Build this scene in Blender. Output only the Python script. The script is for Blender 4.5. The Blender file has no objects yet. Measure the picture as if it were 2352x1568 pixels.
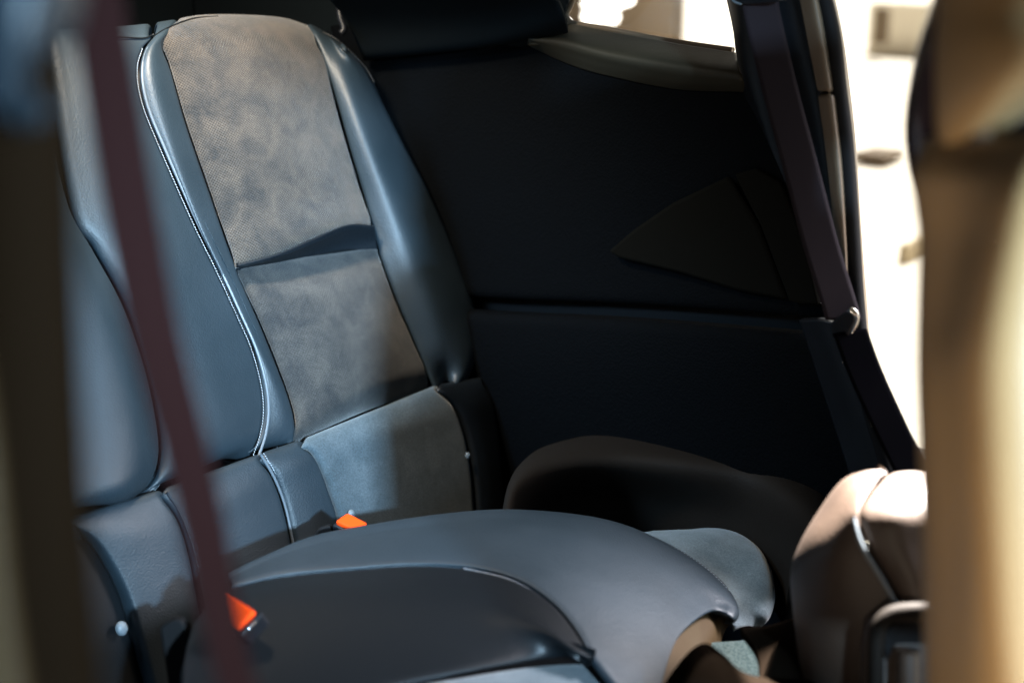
import bpy, math, random
from mathutils import Vector, Matrix
random.seed(7)
R = math.radians
scene = bpy.context.scene
COL = scene.collection

# ---------------------------------------------------------------- camera
YAW, PITCH = R(40), R(17)
CAM = Vector((0.0, 0.0, 1.27))
AX_R = Vector((math.cos(YAW), math.sin(YAW), 0))
AX_F = Vector((-math.sin(YAW)*math.cos(PITCH), math.cos(YAW)*math.cos(PITCH), -math.sin(PITCH)))
AX_U = AX_R.cross(AX_F)
cd = bpy.data.cameras.new('camera')
cam = bpy.data.objects.new('camera', cd)
COL.objects.link(cam)
cam.matrix_world = Matrix((( AX_R.x, AX_U.x, -AX_F.x, CAM.x),
                           ( AX_R.y, AX_U.y, -AX_F.y, CAM.y),
                           ( AX_R.z, AX_U.z, -AX_F.z, CAM.z),
                           (0, 0, 0, 1)))
cd.lens = 50; cd.sensor_width = 36; cd.clip_start = 0.05; cd.clip_end = 500
cd.dof.use_dof = True; cd.dof.focus_distance = 2.08; cd.dof.aperture_fstop = 2.0
scene.camera = cam

# ---------------------------------------------------------------- world: bright warm daylight on the far side, dim shade behind
w = bpy.data.worlds.new('World'); scene.world = w; w.use_nodes = True
nt = w.node_tree; nt.nodes.clear()
wo = nt.nodes.new('ShaderNodeOutputWorld'); bg = nt.nodes.new('ShaderNodeBackground')
tc = nt.nodes.new('ShaderNodeTexCoord'); sp = nt.nodes.new('ShaderNodeSeparateXYZ')
cr = nt.nodes.new('ShaderNodeValToRGB')
nt.links.new(tc.outputs['Generated'], sp.inputs[0])
nt.links.new(sp.outputs['Y'], cr.inputs[0])
nt.links.new(cr.outputs[0], bg.inputs[0]); nt.links.new(bg.outputs[0], wo.inputs[0])
cr.color_ramp.elements[0].position = 0.15; cr.color_ramp.elements[0].color = (0.0035, 0.0055, 0.008, 1)
cr.color_ramp.elements[1].position = 0.6; cr.color_ramp.elements[1].color = (1.0, 0.93, 0.80, 1)
bg.inputs[1].default_value = 1.2

scene.view_settings.view_transform = 'Standard'
scene.view_settings.look = 'None'
scene.view_settings.exposure = 1.0
scene.view_settings.gamma = 1.0
scene.cycles.use_denoising = True
scene.cycles.max_bounces = 6
scene.cycles.sample_clamp_indirect = 3.0

def camv(x, y, d):            # camera-relative metres -> world
    return CAM + AX_R*x + AX_U*y + AX_F*d

def lamp(kind, name, loc, target, power, color, size=0.2, **kw):
    l = bpy.data.lights.new(name, kind)
    o = bpy.data.objects.new(name, l); COL.objects.link(o)
    l.energy = power; l.color = color
    if kind == 'AREA': l.size = size
    elif kind == 'SPOT': l.shadow_soft_size = size
    for k, v in kw.items(): setattr(l, k, v)
    o.location = loc
    o.rotation_euler = (Vector(target)-Vector(loc)).to_track_quat('-Z', 'Y').to_euler()
    return o

F_PX = 50/36*2352
def ray(px, py):
    return AX_R*((px-1176)/F_PX) + AX_U*(-(py-784)/F_PX) + AX_F
def at(px, py, d):
    return CAM + ray(px, py)*d
def hit(px, py, p0, n, off=0.0):
    r = ray(px, py); n = Vector(n).normalized()
    return CAM + r*(((Vector(p0)+n*off-CAM).dot(n))/r.dot(n))

# daylight from the near door, past the front seat, on the rear seats
lamp('AREA', 'near_door_daylight', camv(1.20, 0.10, -2.0), at(600, 660, 2.15), 6.8, (0.50, 0.76, 1.0), 0.12, spread=R(24))
lamp('AREA', 'near_quarter_window_daylight', camv(-1.05, 0.55, 1.55), at(420, 700, 2.1), 3.0, (0.42, 0.70, 1.0), 0.40, spread=R(60))
lamp('SPOT', 'seat_top_fill', (-1.60, 1.12, 1.47), at(480, 260, 2.15), 34, (1.0, 0.86, 0.68), 0.05, spot_size=R(120), spot_blend=1.0)  # spot added under the roof to brighten the backrest top
lamp('AREA', 'bolster_sheen_fill', (0.25, 1.35, 1.34), (-1.5, 1.35, 0.8), 1.5, (0.46, 0.74, 1.0), 0.9, shape='RECTANGLE', size_y=0.32)  # area lamp added inside the cabin for sheen on the bolster
lamp('AREA', 'front_seat_fill', camv(0.0, -0.45, 0.45), at(2230, 850, 0.95), 0.6, (1.0, 0.83, 0.64), 0.25, spread=R(75))  # added warm fill for the near front seat
lamp('AREA', 'far_door_daylight', (-0.36, 1.98, 1.12), (-0.86, 1.33, 0.47), 2.6, (0.95, 0.92, 1.0), 0.40, spread=R(50))
lamp('SPOT', 'far_door_sunlight', at(2090, 1100, 1.6)+Vector((-0.10, 0.50, 0.85))*3, at(2120, 1085, 1.6), 9000, (1.0, 0.93, 0.86), 0.015, spot_size=R(5.4), spot_blend=0.12)
sun = bpy.data.lights.new('sun', 'SUN'); sun.energy = 5; sun.angle = R(0.5); sun.color = (1.0, 0.95, 0.88)
so = bpy.data.objects.new('sun', sun); COL.objects.link(so)
so.rotation_euler = (-Vector((-0.10, 0.50, 0.85))).to_track_quat('-Z', 'Y').to_euler()

# ---------------------------------------------------------------- materials
def mat(name, col, rough=0.5, spec=0.5, metal=0.0, grain=None, coat=0.0, var=None, sheen=0.0, trans=0.0, emit=None):
    m = bpy.data.materials.new(name); m.use_nodes = True
    n = m.node_tree; b = n.nodes['Principled BSDF']
    b.inputs['Base Color'].default_value = (*col, 1)
    b.inputs['Roughness'].default_value = rough
    b.inputs['Specular IOR Level'].default_value = spec
    b.inputs['Metallic'].default_value = metal
    b.inputs['Coat Weight'].default_value = coat
    b.inputs['Sheen Weight'].default_value = sheen
    b.inputs['Transmission Weight'].default_value = trans
    if emit:
        b.inputs['Emission Color'].default_value = (*emit[0], 1); b.inputs['Emission Strength'].default_value = emit[1]
    t = n.nodes.new('ShaderNodeTexCoord')
    if grain:
        sc, st, dist = grain
        v = n.nodes.new('ShaderNodeTexVoronoi'); v.inputs['Scale'].default_value = sc
        n.links.new(t.outputs['Object'], v.inputs['Vector'])
        nz = n.nodes.new('ShaderNodeTexNoise'); nz.inputs['Scale'].default_value = sc*0.09
        n.links.new(t.outputs['Object'], nz.inputs['Vector'])
        ad = n.nodes.new('ShaderNodeMath'); ad.operation = 'MULTIPLY_ADD'; ad.inputs[1].default_value = 2.0
        n.links.new(nz.outputs[0], ad.inputs[0]); n.links.new(v.outputs['Distance'], ad.inputs[2])
        bu = n.nodes.new('ShaderNodeBump'); bu.inputs['Strength'].default_value = st; bu.inputs['Distance'].default_value = dist
        n.links.new(ad.outputs[0], bu.inputs['Height']); n.links.new(bu.outputs[0], b.inputs['Normal'])
    if var:
        sc, c2 = var
        nz = n.nodes.new('ShaderNodeTexNoise'); nz.inputs['Scale'].default_value = sc; nz.inputs['Detail'].default_value = 5
        n.links.new(t.outputs['Object'], nz.inputs['Vector'])
        rp = n.nodes.new('ShaderNodeValToRGB')
        rp.color_ramp.elements[0].position = 0.38; rp.color_ramp.elements[0].color = (*col, 1)
        rp.color_ramp.elements[1].position = 0.64; rp.color_ramp.elements[1].color = (*c2, 1)
        n.links.new(nz.outputs[0], rp.inputs[0]); n.links.new(rp.outputs[0], b.inputs['Base Color'])
    return m

def suede(name, c1, c2, perf=True, pitch=0.0035, dots=0.25):
    m = bpy.data.materials.new(name); m.use_nodes = True
    n = m.node_tree; b = n.nodes['Principled BSDF']; L = n.links
    b.inputs['Roughness'].default_value = 0.9; b.inputs['Specular IOR Level'].default_value = 0.15
    b.inputs['Sheen Weight'].default_value = 0.25; b.inputs['Sheen Roughness'].default_value = 0.5
    t = n.nodes.new('ShaderNodeTexCoord')
    nz = n.nodes.new('ShaderNodeTexNoise'); nz.inputs['Scale'].default_value = 21; nz.inputs['Detail'].default_value = 7; nz.inputs['Roughness'].default_value = 0.62
    nz.inputs['Distortion'].default_value = 0.5
    L.new(t.outputs['Object'], nz.inputs['Vector'])
    rp = n.nodes.new('ShaderNodeValToRGB')
    rp.color_ramp.elements[0].position = 0.36; rp.color_ramp.elements[0].color = (*c1, 1)
    rp.color_ramp.elements[1].position = 0.66; rp.color_ramp.elements[1].color = (*c2, 1)
    L.new(nz.outputs[0], rp.inputs[0])
    nf = n.nodes.new('ShaderNodeTexNoise'); nf.inputs['Scale'].default_value = 420; nf.inputs['Detail'].default_value = 3
    L.new(t.outputs['Object'], nf.inputs['Vector'])
    out = rp.outputs[0]
    mr = n.nodes.new('ShaderNodeMapRange'); mr.inputs[1].default_value = 0.3; mr.inputs[2].default_value = 0.7
    mr.inputs[3].default_value = 0.72; mr.inputs[4].default_value = 1.28
    L.new(nf.outputs[0], mr.inputs[0])
    mx = n.nodes.new('ShaderNodeMix'); mx.data_type = 'RGBA'; mx.blend_type = 'MULTIPLY'; mx.inputs[0].default_value = 1
    L.new(out, mx.inputs[6]); L.new(mr.outputs[0], mx.inputs[7]); out = mx.outputs[2]
    if perf:
        uv = n.nodes.new('ShaderNodeUVMap'); uv.uv_map = 'UVMap'
        mp = n.nodes.new('ShaderNodeMapping'); mp.inputs['Rotation'].default_value = (0, 0, R(45))
        mp.inputs['Scale'].default_value = (1/pitch, 1/pitch, 1)
        L.new(uv.outputs[0], mp.inputs[0])
        fr = n.nodes.new('ShaderNodeVectorMath'); fr.operation = 'FRACTION'; L.new(mp.outputs[0], fr.inputs[0])
        sb = n.nodes.new('ShaderNodeVectorMath'); sb.operation = 'SUBTRACT'; sb.inputs[1].default_value = (0.5, 0.5, 0); L.new(fr.outputs[0], sb.inputs[0])
        ml = n.nodes.new('ShaderNodeVectorMath'); ml.operation = 'MULTIPLY'; ml.inputs[1].default_value = (1, 1, 0); L.new(sb.outputs[0], ml.inputs[0])
        ln = n.nodes.new('ShaderNodeVectorMath'); ln.operation = 'LENGTH'; L.new(ml.outputs[0], ln.inputs[0])
        m2 = n.nodes.new('ShaderNodeMapRange'); m2.inputs[1].default_value = 0.20; m2.inputs[2].default_value = 0.34
        m2.inputs[3].default_value = dots; m2.inputs[4].default_value = 1.0
        L.new(ln.outputs['Value'], m2.inputs[0])
        m3 = n.nodes.new('ShaderNodeMix'); m3.data_type = 'RGBA'; m3.blend_type = 'MULTIPLY'; m3.inputs[0].default_value = 1
        L.new(out, m3.inputs[6]); L.new(m2.outputs[0], m3.inputs[7]); out = m3.outputs[2]
        bu = n.nodes.new('ShaderNodeBump'); bu.inputs['Strength'].default_value = 0.7; bu.inputs['Distance'].default_value = 0.0012
        L.new(m2.outputs[0], bu.inputs['Height']); L.new(bu.outputs[0], b.inputs['Normal'])
    L.new(out, b.inputs['Base Color'])
    return m

def webbing(name, col):
    m = mat(name, col, 0.85, 0.08)
    n = m.node_tree; b = n.nodes['Principled BSDF']
    uv = n.nodes.new('ShaderNodeUVMap'); uv.uv_map = 'UVMap'
    wv = n.nodes.new('ShaderNodeTexWave'); wv.inputs['Scale'].default_value = 170; wv.wave_type = 'BANDS'; wv.bands_direction = 'DIAGONAL'
    n.links.new(uv.outputs[0], wv.inputs[0])
    bu = n.nodes.new('ShaderNodeBump'); bu.inputs['Strength'].default_value = 0.3; bu.inputs['Distance'].default_value = 0.0006
    n.links.new(wv.outputs[0], bu.inputs['Height']); n.links.new(bu.outputs[0], b.inputs['Normal'])
    return m

M = {
 'leather': mat('slate_leather', (0.010, 0.020, 0.028), 0.52, 0.6, grain=(360, 0.36, 0.0008), var=(9, (0.015, 0.026, 0.035))),
 'leather_dark': mat('black_leather', (0.0045, 0.006, 0.0075), 0.42, 0.3, grain=(420, 0.25, 0.0006)),
 'suede': suede('perforated_suede', (0.022, 0.0225, 0.023), (0.068, 0.056, 0.046), pitch=0.0035),
 'suede_soft': suede('soft_worn_suede', (0.021, 0.0225, 0.024), (0.052, 0.048, 0.044), pitch=0.0035, dots=0.66),
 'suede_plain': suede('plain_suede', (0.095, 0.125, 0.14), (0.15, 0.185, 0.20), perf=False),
 'suede_blue': suede('grey_suede', (0.045, 0.063, 0.074), (0.072, 0.092, 0.104), perf=False),
 'brown_leather': mat('brown_leather', (0.046, 0.031, 0.023), 0.5, 0.4, grain=(300, 0.3, 0.0008), var=(6, (0.066, 0.044, 0.031))),
 'tan': mat('tan_leather', (0.20, 0.125, 0.055), 0.5, 0.35, grain=(300, 0.2, 0.0008), var=(3, (0.26, 0.165, 0.075))),
 'shell': mat('dark_gloss_plastic', (0.035, 0.025, 0.032), 0.18, 0.6),
 'trim': mat('navy_black_trim', (0.0017, 0.0022, 0.0028), 0.85, 0.03, grain=(260, 0.6, 0.0012)),
 'trim_brown': mat('brown_black_trim', (0.020, 0.018, 0.014), 0.7, 0.12, grain=(500, 0.3, 0.0006)),
 'trim_olive': mat('olive_grey_trim', (0.024, 0.021, 0.013), 0.6, 0.25, grain=(500, 0.3, 0.0006)),
 'pillar_tan': mat('tan_pillar_trim', (0.12, 0.088, 0.058), 0.5, 0.3, grain=(600, 0.4, 0.0006)),
 'pillar_brown': mat('dark_brown_pillar_trim', (0.0075, 0.0038, 0.0016), 0.8, 0.02),
 'rubber': mat('black_rubber', (0.006, 0.006, 0.0065), 0.7, 0.12),
 'plastic': mat('black_plastic', (0.006, 0.007, 0.009), 0.4, 0.2),
 'lining': mat('black_headliner', (0.005, 0.0075, 0.009), 0.9, 0.05),
 'carpet': mat('grey_green_carpet', (0.13, 0.19, 0.18), 0.95, 0.1, grain=(900, 1.0, 0.003), var=(300, (0.22, 0.29, 0.27))),
 'carpet_dark': mat('black_carpet', (0.012, 0.012, 0.014), 0.95, 0.1, grain=(900, 1.0, 0.003)),
 'thread': mat('silver_thread', (0.36, 0.40, 0.44), 0.45, 0.5),
 'piping': mat('silver_piping', (0.11, 0.13, 0.15), 0.36, 0.5),
 'belt_red': webbing('maroon_webbing', (0.0125, 0.0032, 0.0028)),
 'belt_dark': webbing('dark_plum_webbing', (0.012, 0.009, 0.011)),
 'metal': mat('polished_metal', (0.75, 0.72, 0.66), 0.16, 0.5, metal=1.0),
 'red': mat('orange_red_plastic', (0.95, 0.065, 0.004), 0.65, 0.12, emit=None),
 'stud': mat('grey_stud_plastic', (0.14, 0.17, 0.19), 0.45, 0.5),
 'glass': mat('window_glass', (1, 1, 1), 0.0, 0.5, trans=1.0),
 'ground': mat('pale_concrete', (0.62, 0.58, 0.50), 0.8, 0.2),
 'front_brown': mat('warm_lit_brown', (0.055, 0.034, 0.014), 0.6, 0.2, grain=(300, 0.3, 0.0008)),
 'strap_black': mat('black_webbing', (0.0015, 0.0015, 0.002), 1.0, 0.0),
 'bench_brown': mat('bench_brown', (0.11, 0.08, 0.05), 0.7, 0.2),
 'crease_dark': mat('crease_shade_blue', (0.005, 0.008, 0.0115), 0.6, 0.25, grain=(330, 0.45, 0.0009)),  # dark colour standing in for shade in the insert crease
 'pillar_cover': mat('slate_blue_plastic', (0.010, 0.017, 0.023), 0.45, 0.35),
 'tan_out': mat('tan_post', (0.42, 0.34, 0.22), 0.7, 0.2),
 'matte_dark': mat('matte_dark_brown_cloth', (0.006, 0.0042, 0.003), 1.0, 0.0),
 'dark_ground': mat('dark_ground', (0.035, 0.035, 0.037), 0.9, 0.2, grain=(80, 0.5, 0.004)),
 'mound': mat('very_dark_brown_leather', (0.0085, 0.0064, 0.0048), 0.7, 0.12, grain=(300, 0.3, 0.0008)),
 'panel_glow': mat('dim_brown_glow', (0.0040, 0.0039, 0.0031), 0.9, 0.03),  # brown that paints a soft glow on the side panel
 'wall_out': mat('pale_plaster', (0.90, 0.84, 0.70), 0.8, 0.2),
 'brown_out': mat('brown_render', (0.16, 0.12, 0.08), 0.7, 0.2),
 'glint_glow': mat('sun_glint', (1, 1, 1), 0.5, 0.5, emit=((1.0, 0.93, 0.80), 28)),  # emission standing in for a sun glint
}

# ---------------------------------------------------------------- mesh helpers
ORG = {}
def thing(name, label, cat, loc, group=None):
    o = bpy.data.objects.new(name, None); COL.objects.link(o)
    o.location = loc; o['label'] = label; o['category'] = cat
    if group: o['group'] = group
    ORG[o.name] = Vector(loc)
    return o
def tag(o, label, cat, group=None, kind=None):
    o['label'] = label; o['category'] = cat
    if group: o['group'] = group
    if kind: o['kind'] = kind
    return o
def mesh(name, verts, faces, m, parent=None, smooth=True, uvs=None, label=None, origin=None):
    if parent is not None: org = ORG[parent.name]
    else: org = Vector(origin) if origin is not None else Vector((0, 0, 0))
    me = bpy.data.meshes.new(name)
    me.from_pydata([Vector(v)-org for v in verts], [], faces)
    me.materials.append(M[m])
    if smooth: me.polygons.foreach_set('use_smooth', [True]*len(me.polygons))
    if uvs:
        ul = me.uv_layers.new(name='UVMap')
        for p in me.polygons:
            for li, vi in zip(p.loop_indices, p.vertices): ul.data[li].uv = uvs[vi]
    me.update()
    o = bpy.data.objects.new(name, me); COL.objects.link(o)
    if parent is not None: o.parent = parent
    else: o.location = org
    ORG[o.name] = org
    if label: o['label'] = label
    return o

def cat(p0, p1, p2, p3, t):
    return 0.5*((2*p1)+(p2-p0)*t+(2*p0-5*p1+4*p2-p3)*t*t+(3*p1-p0-3*p2+p3)*t**3)
def spline(pts, n, params=None):
    """dense Catmull-Rom, then resampled by arc length at n even (or given) parameters"""
    pts = [Vector(p) for p in pts]
    if len(pts) == 2:
        dense = [pts[0].lerp(pts[1], i/20) for i in range(21)]
    else:
        ext = [pts[0]*2-pts[1]]+pts+[pts[-1]*2-pts[-2]]
        dense = []
        for i in range(1, len(ext)-2):
            a, b, c, d = ext[i-1:i+3]
            for k in range(14): dense.append(cat(a, b, c, d, k/14))
        dense.append(pts[-1])
    cum = [0]
    for i in range(1, len(dense)): cum.append(cum[-1]+(dense[i]-dense[i-1]).length)
    tot = cum[-1] or 1e-9
    params = params or [i/(n-1) for i in range(n)]
    out = []; j = 0
    for t in params:
        s = t*tot
        while j < len(cum)-2 and cum[j+1] < s: j += 1
        seg = cum[j+1]-cum[j]
        f = 0 if seg < 1e-12 else (s-cum[j])/seg
        out.append(dense[j].lerp(dense[j+1], min(max(f, 0), 1)))
    return out
def ease(n, k=0.55):
    return [(1-k)*(i/(n-1))+k*(0.5-0.5*math.cos(math.pi*i/(n-1))) for i in range(n)]

def loft(name, curves, m, parent=None, nu=40, nv=70, thick=0.012, bulge=0.0, dive=None, label=None, toward=None, wrinkle=0.0, origin=None, even=False):
    """smooth skin through curves (each runs along v, the list runs along u); dive = {side: (depth, radius)}"""
    pv, pu = ease(nv), ease(nu)
    cs = [spline(c, nv, pv) for c in curves]
    G = [[None]*nv for _ in range(nu)]
    for j in range(nv):
        row = [c[j] for c in cs]
        if even or len(row) == 2: r = spline(row, nu, pu)
        else: r = spline(row, nu, pu)
        for i in range(nu): G[i][j] = r[i]
    # arc lengths
    U = [[0]*nv for _ in range(nu)]; V = [[0]*nv for _ in range(nu)]
    for j in range(nv):
        for i in range(1, nu): U[i][j] = U[i-1][j]+(G[i][j]-G[i-1][j]).length
    for i in range(nu):
        for j in range(1, nv): V[i][j] = V[i][j-1]+(G[i][j]-G[i][j-1]).length
    tgt = Vector(toward) if toward is not None else CAM
    N = [[None]*nv for _ in range(nu)]
    for i in range(nu):
        for j in range(nv):
            a = G[min(i+1, nu-1)][j]-G[max(i-1, 0)][j]
            b = G[i][min(j+1, nv-1)]-G[i][max(j-1, 0)]
            n = a.cross(b)
            N[i][j] = n.normalized() if n.length > 1e-12 else Vector((0, 0, 1))
    mid = N[nu//2][nv//2]
    sgn = 1 if mid.dot(tgt-G[nu//2][nv//2]) > 0 else -1
    dive = dive or {}
    verts, uvs = [], []
    for i in range(nu):
        for j in range(nv):
            ut, vt = U[nu-1][j], V[i][nv-1]
            d = bulge*(1-(2*pu[i]-1)**2)*(1-(2*pv[j]-1)**4)
            for s, (dep, rad) in dive.items():
                dist = {'l': U[i][j], 'r': ut-U[i][j], 't': V[i][j], 'b': vt-V[i][j]}[s]
                if dist < rad:
                    x = 1-dist/rad
                    d -= dep*(1-math.sqrt(max(0, 1-x*x)))
            if wrinkle:
                q = G[i][j]*14
                d += wrinkle*(math.sin(q.x*2.1+q.z*1.7)*math.sin(q.y*2.6+1)+0.5*math.sin(q.y*5.1-q.z*4.3))
            verts.append(G[i][j]+N[i][j]*sgn*d)
            uvs.append((U[i][j]-ut*0.5, V[i][j]))
    faces = []
    for i in range(nu-1):
        for j in range(nv-1):
            q = (i*nv+j, (i+1)*nv+j, (i+1)*nv+j+1, i*nv+j+1)
            faces.append(q if sgn > 0 else q[::-1])
    o = mesh(name, verts, faces, m, parent, True, uvs, label, origin)
    if thick:
        s = o.modifiers.new('thickness', 'SOLIDIFY'); s.thickness = thick; s.offset = -1
    return o

def tube(name, pts, r, m, parent=None, n=120, sides=10, label=None, origin=None, flat=1.0):
    c = spline(pts, n)
    verts, faces = [], []
    for i, p in enumerate(c):
        t = (c[min(i+1, n-1)]-c[max(i-1, 0)]).normalized()
        a = t.cross(AX_F).normalized(); b = t.cross(a).normalized()
        for k in range(sides):
            an = 2*math.pi*k/sides
            verts.append(p+a*r*math.cos(an)+b*r*flat*math.sin(an))
    for i in range(n-1):
        for k in range(sides):
            faces.append((i*sides+k, i*sides+(k+1) % sides, (i+1)*sides+(k+1) % sides, (i+1)*sides+k))
    faces.append(tuple(range(sides))); faces.append(tuple(reversed(range((n-1)*sides, n*sides))))
    return mesh(name, verts, faces, m, parent, True, None, label, origin)

def stitches(name, pts, parent, pitch=0.0042, r=0.0006, m='thread', twist=0.35):
    """row of short thread dashes lying along a curve"""
    c0 = spline(pts, 400)
    L = sum((c0[i+1]-c0[i]).length for i in range(399))
    n = max(4, int(L/pitch)); c = spline(pts, n*2)
    verts, faces = [], []
    for k in range(n):
        a, b = c[2*k], c[2*k+1]
        d = (b-a).normalized(); side = d.cross(AX_F).normalized()
        mid = (a+b)/2; d = (d+side*twist).normalized(); h = pitch*0.40
        up = d.cross(side).normalized(); base = len(verts)
        for s, rr in ((-1, 0.45), (-0.5, 1), (0.5, 1), (1, 0.45)):
            for q in range(6):
                an = math.pi*2*q/6
                verts.append(mid+d*h*s+(side*math.cos(an)+up*math.sin(an))*r*rr)
        for s in range(3):
            for q in range(6):
                faces.append((base+s*6+q, base+s*6+(q+1) % 6, base+(s+1)*6+(q+1) % 6, base+(s+1)*6+q))
        faces.append(tuple(base+q for q in range(6))); faces.append(tuple(base+18+q for q in reversed(range(6))))
    return mesh(name, verts, faces, m, parent)

def prism(name, ring, depth_vec, m, parent=None, bevel=0.002, label=None, origin=None, segs=3):
    """closed outline of world points extruded along depth_vec"""
    ring = [Vector(p) for p in ring]; n = len(ring); dv = Vector(depth_vec)
    verts = ring+[p+dv for p in ring]
    faces = [tuple(range(n)), tuple(reversed(range(n, 2*n)))]
    faces += [(i, i+n, (i+1) % n+n, (i+1) % n) for i in range(n)]
    o = mesh(name, verts, faces, m, parent, False, None, label, origin)
    me = o.data
    import bmesh
    bm = bmesh.new(); bm.from_mesh(me); bmesh.ops.recalc_face_normals(bm, faces=bm.faces); bm.to_mesh(me); bm.free()
    if bevel:
        b = o.modifiers.new('bevel', 'BEVEL'); b.width = bevel; b.segments = segs; b.limit_method = 'ANGLE'
        me.polygons.foreach_set('use_smooth', [True]*len(me.polygons))
        me.set_sharp_from_angle(angle=R(50)) if hasattr(me, 'set_sharp_from_angle') else None
    return o

def strap(name, centre, width_dir, width, m, parent=None, thick=0.0014, n=90, label=None, origin=None):
    """flat webbing along a curve; width_dir is a vector or a list of vectors per control point"""
    c = spline(centre, n)
    wd = width_dir if isinstance(width_dir, list) else [width_dir, width_dir]
    ws = spline(wd, n)
    cols = 9
    verts, faces, uvs = [], [], []
    s = 0
    for i, p in enumerate(c):
        if i: s += (p-c[i-1]).length
        wv = ws[i].normalized()
        for k in range(cols):
            q = k/(cols-1)-0.5
            verts.append(p+wv*width*q); uvs.append((q*width, s))
    for i in range(n-1):
        for k in range(cols-1):
            faces.append((i*cols+k, i*cols+k+1, (i+1)*cols+k+1, (i+1)*cols+k))
    o = mesh(name, verts, faces, m, parent, True, uvs, label, origin)
    sd = o.modifiers.new('thickness', 'SOLIDIFY'); sd.thickness = thick; sd.offset = 0
    return o

def box(name, c, ax, ay, az, sx, sy, sz, m, parent=None, bevel=0.003, label=None, origin=None):
    c = Vector(c); ax, ay, az = ax.normalized(), ay.normalized(), az.normalized()
    ring = [c+ax*(sx/2*i)+ay*(sy/2*j)-az*(sz/2) for i, j in ((-1, -1), (1, -1), (1, 1), (-1, 1))]
    return prism(name, ring, az*sz, m, parent, bevel, label, origin)

X, Y, Z = Vector((1, 0, 0)), Vector((0, 1, 0)), Vector((0, 0, 1))

# ---------------------------------------------------------------- reference planes of the cabin (metres)
REC = R(24)
BASE = at(220, 1160, 1.90)                       # crease between backrest and lower strip
NB = Vector((math.cos(REC), 0, math.sin(REC)))   # out of the backrest
NL = Vector((0.96, 0, 0.28))                     # out of the lower strip
def B(pts, w=0.0):                               # points on (or w metres out of) the backrest plane
    return [hit(p[0], p[1], BASE, NB, w + (p[2] if len(p) > 2 else 0)) for p in pts]
def Lw(pts, w=0.0):
    return [hit(p[0], p[1], BASE, NL, w + (p[2] if len(p) > 2 else 0)) for p in pts]
def H(pts, z):                                   # points at a height
    return [hit(p[0], p[1], (0, 0, z + (p[2] if len(p) > 2 else 0)), Z) for p in pts]
def W(pts, y, dy=0.0):                           # points on the far side wall plane
    return [hit(p[0], p[1], (0, y + (p[2] if len(p) > 2 else 0), 0), Y) for p in pts]
def D(pts, d):
    return [at(p[0], p[1], d + (p[2] if len(p) > 2 else 0)) for p in pts]
YW = 1.78
ZF = 0.16

# ---------------------------------------------------------------- setting: floor of the cabin, ground outside
def sheet(name, x0, x1, y0, y1, z, m, nx=2, ny=2):
    vs = [(x0+(x1-x0)*i/nx, y0+(y1-y0)*j/ny, z) for i in range(nx+1) for j in range(ny+1)]
    fs = [(i*(ny+1)+j, (i+1)*(ny+1)+j, (i+1)*(ny+1)+j+1, i*(ny+1)+j+1) for i in range(nx) for j in range(ny)]
    return mesh(name, vs, fs, m, None, False)
g = sheet('ground', -60, 60, 2.0, 90, -0.15, 'ground'); g['kind'] = 'structure'
rd = sheet('near_ground', -60, 60, -60, 2.3, -0.156, 'dark_ground'); rd['kind'] = 'structure'; rd['label'] = 'unseen ground under and beside the car, made dark to cut bounce light'  # out of view; dark colour chosen to weaken light bounced into the cabin
g['label'] = 'pale sunlit concrete ground outside the car'

# ================================================================ car body
body = thing('car_body', 'dark car interior shell with quarter window, side panel and door pillars', 'car body', (-0.9, 1.0, ZF))
box('floor_pan', (-0.75, 1.05, ZF-0.06), X, Y, Z, 2.9, 1.5, 0.06, 'carpet_dark', body, 0.004)

# far quarter panel, split by the armrest groove
up_t = W([(760, 60), (1100, 85), (1290, 110), (1500, 150), (1690, 190), (1880, 212)], YW)
up_m = W([(760, 330), (1100, 340), (1400, 360), (1700, 372), (1905, 380)], YW, 0)
up_b = W([(760, 660), (1110, 690), (1400, 702), (1700, 722), (1925, 742)], YW)
loft('side_panel', [up_t, up_m, up_b], 'trim', body, nu=30, nv=60, thick=0.02, bulge=-0.01, dive={'b': (0.01, 0.02), 'r': (0.012, 0.02)}, label='upper quarter panel, near black')
lo_t = W([(760, 690), (1110, 716), (1400, 730), (1700, 752), (1930, 772)], YW-0.03)
lo_m = W([(760, 860), (1110, 880), (1400, 880), (1700, 900), (1960, 930)], YW-0.035)
lo_b = W([(760, 1240), (1150, 1230), (1500, 1240), (1800, 1230), (2060, 1240)], YW-0.01)
loft('side_panel', [lo_t, lo_m, lo_b], 'trim', body, nu=30, nv=60, thick=0.02, dive={'l': (0.02, 0.02)}, label='lower quarter panel, near black')
# armrest groove (recess strip behind both)
loft('armrest_groove', [W([(760, 640), (1930, 730)], YW+0.03), W([(760, 740), (1940, 800)], YW+0.03)], 'rubber', body, nu=4, nv=20, thick=0.01)
# soft glow on the side panel, put in as thin brown patches
tri = W([(1395, 578), (1450, 530), (1540, 468), (1670, 405), (1740, 520), (1806, 690), (1690, 668), (1560, 628), (1420, 594)], YW-0.012)
prism('glow_patch', tri, Y*0.012, 'panel_glow', body, 0.006, label='triangular brown patch painting a soft glow on the quarter panel')
tri2 = W([(1686, 400), (1735, 388), (1790, 420), (1850, 560), (1880, 700), (1812, 695), (1746, 520), (1700,430)], YW-0.014)
prism('glow_patch', tri2, Y*0.012, 'panel_glow', body, 0.004, label='narrow brown patch painting the glow next to the belt')

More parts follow.
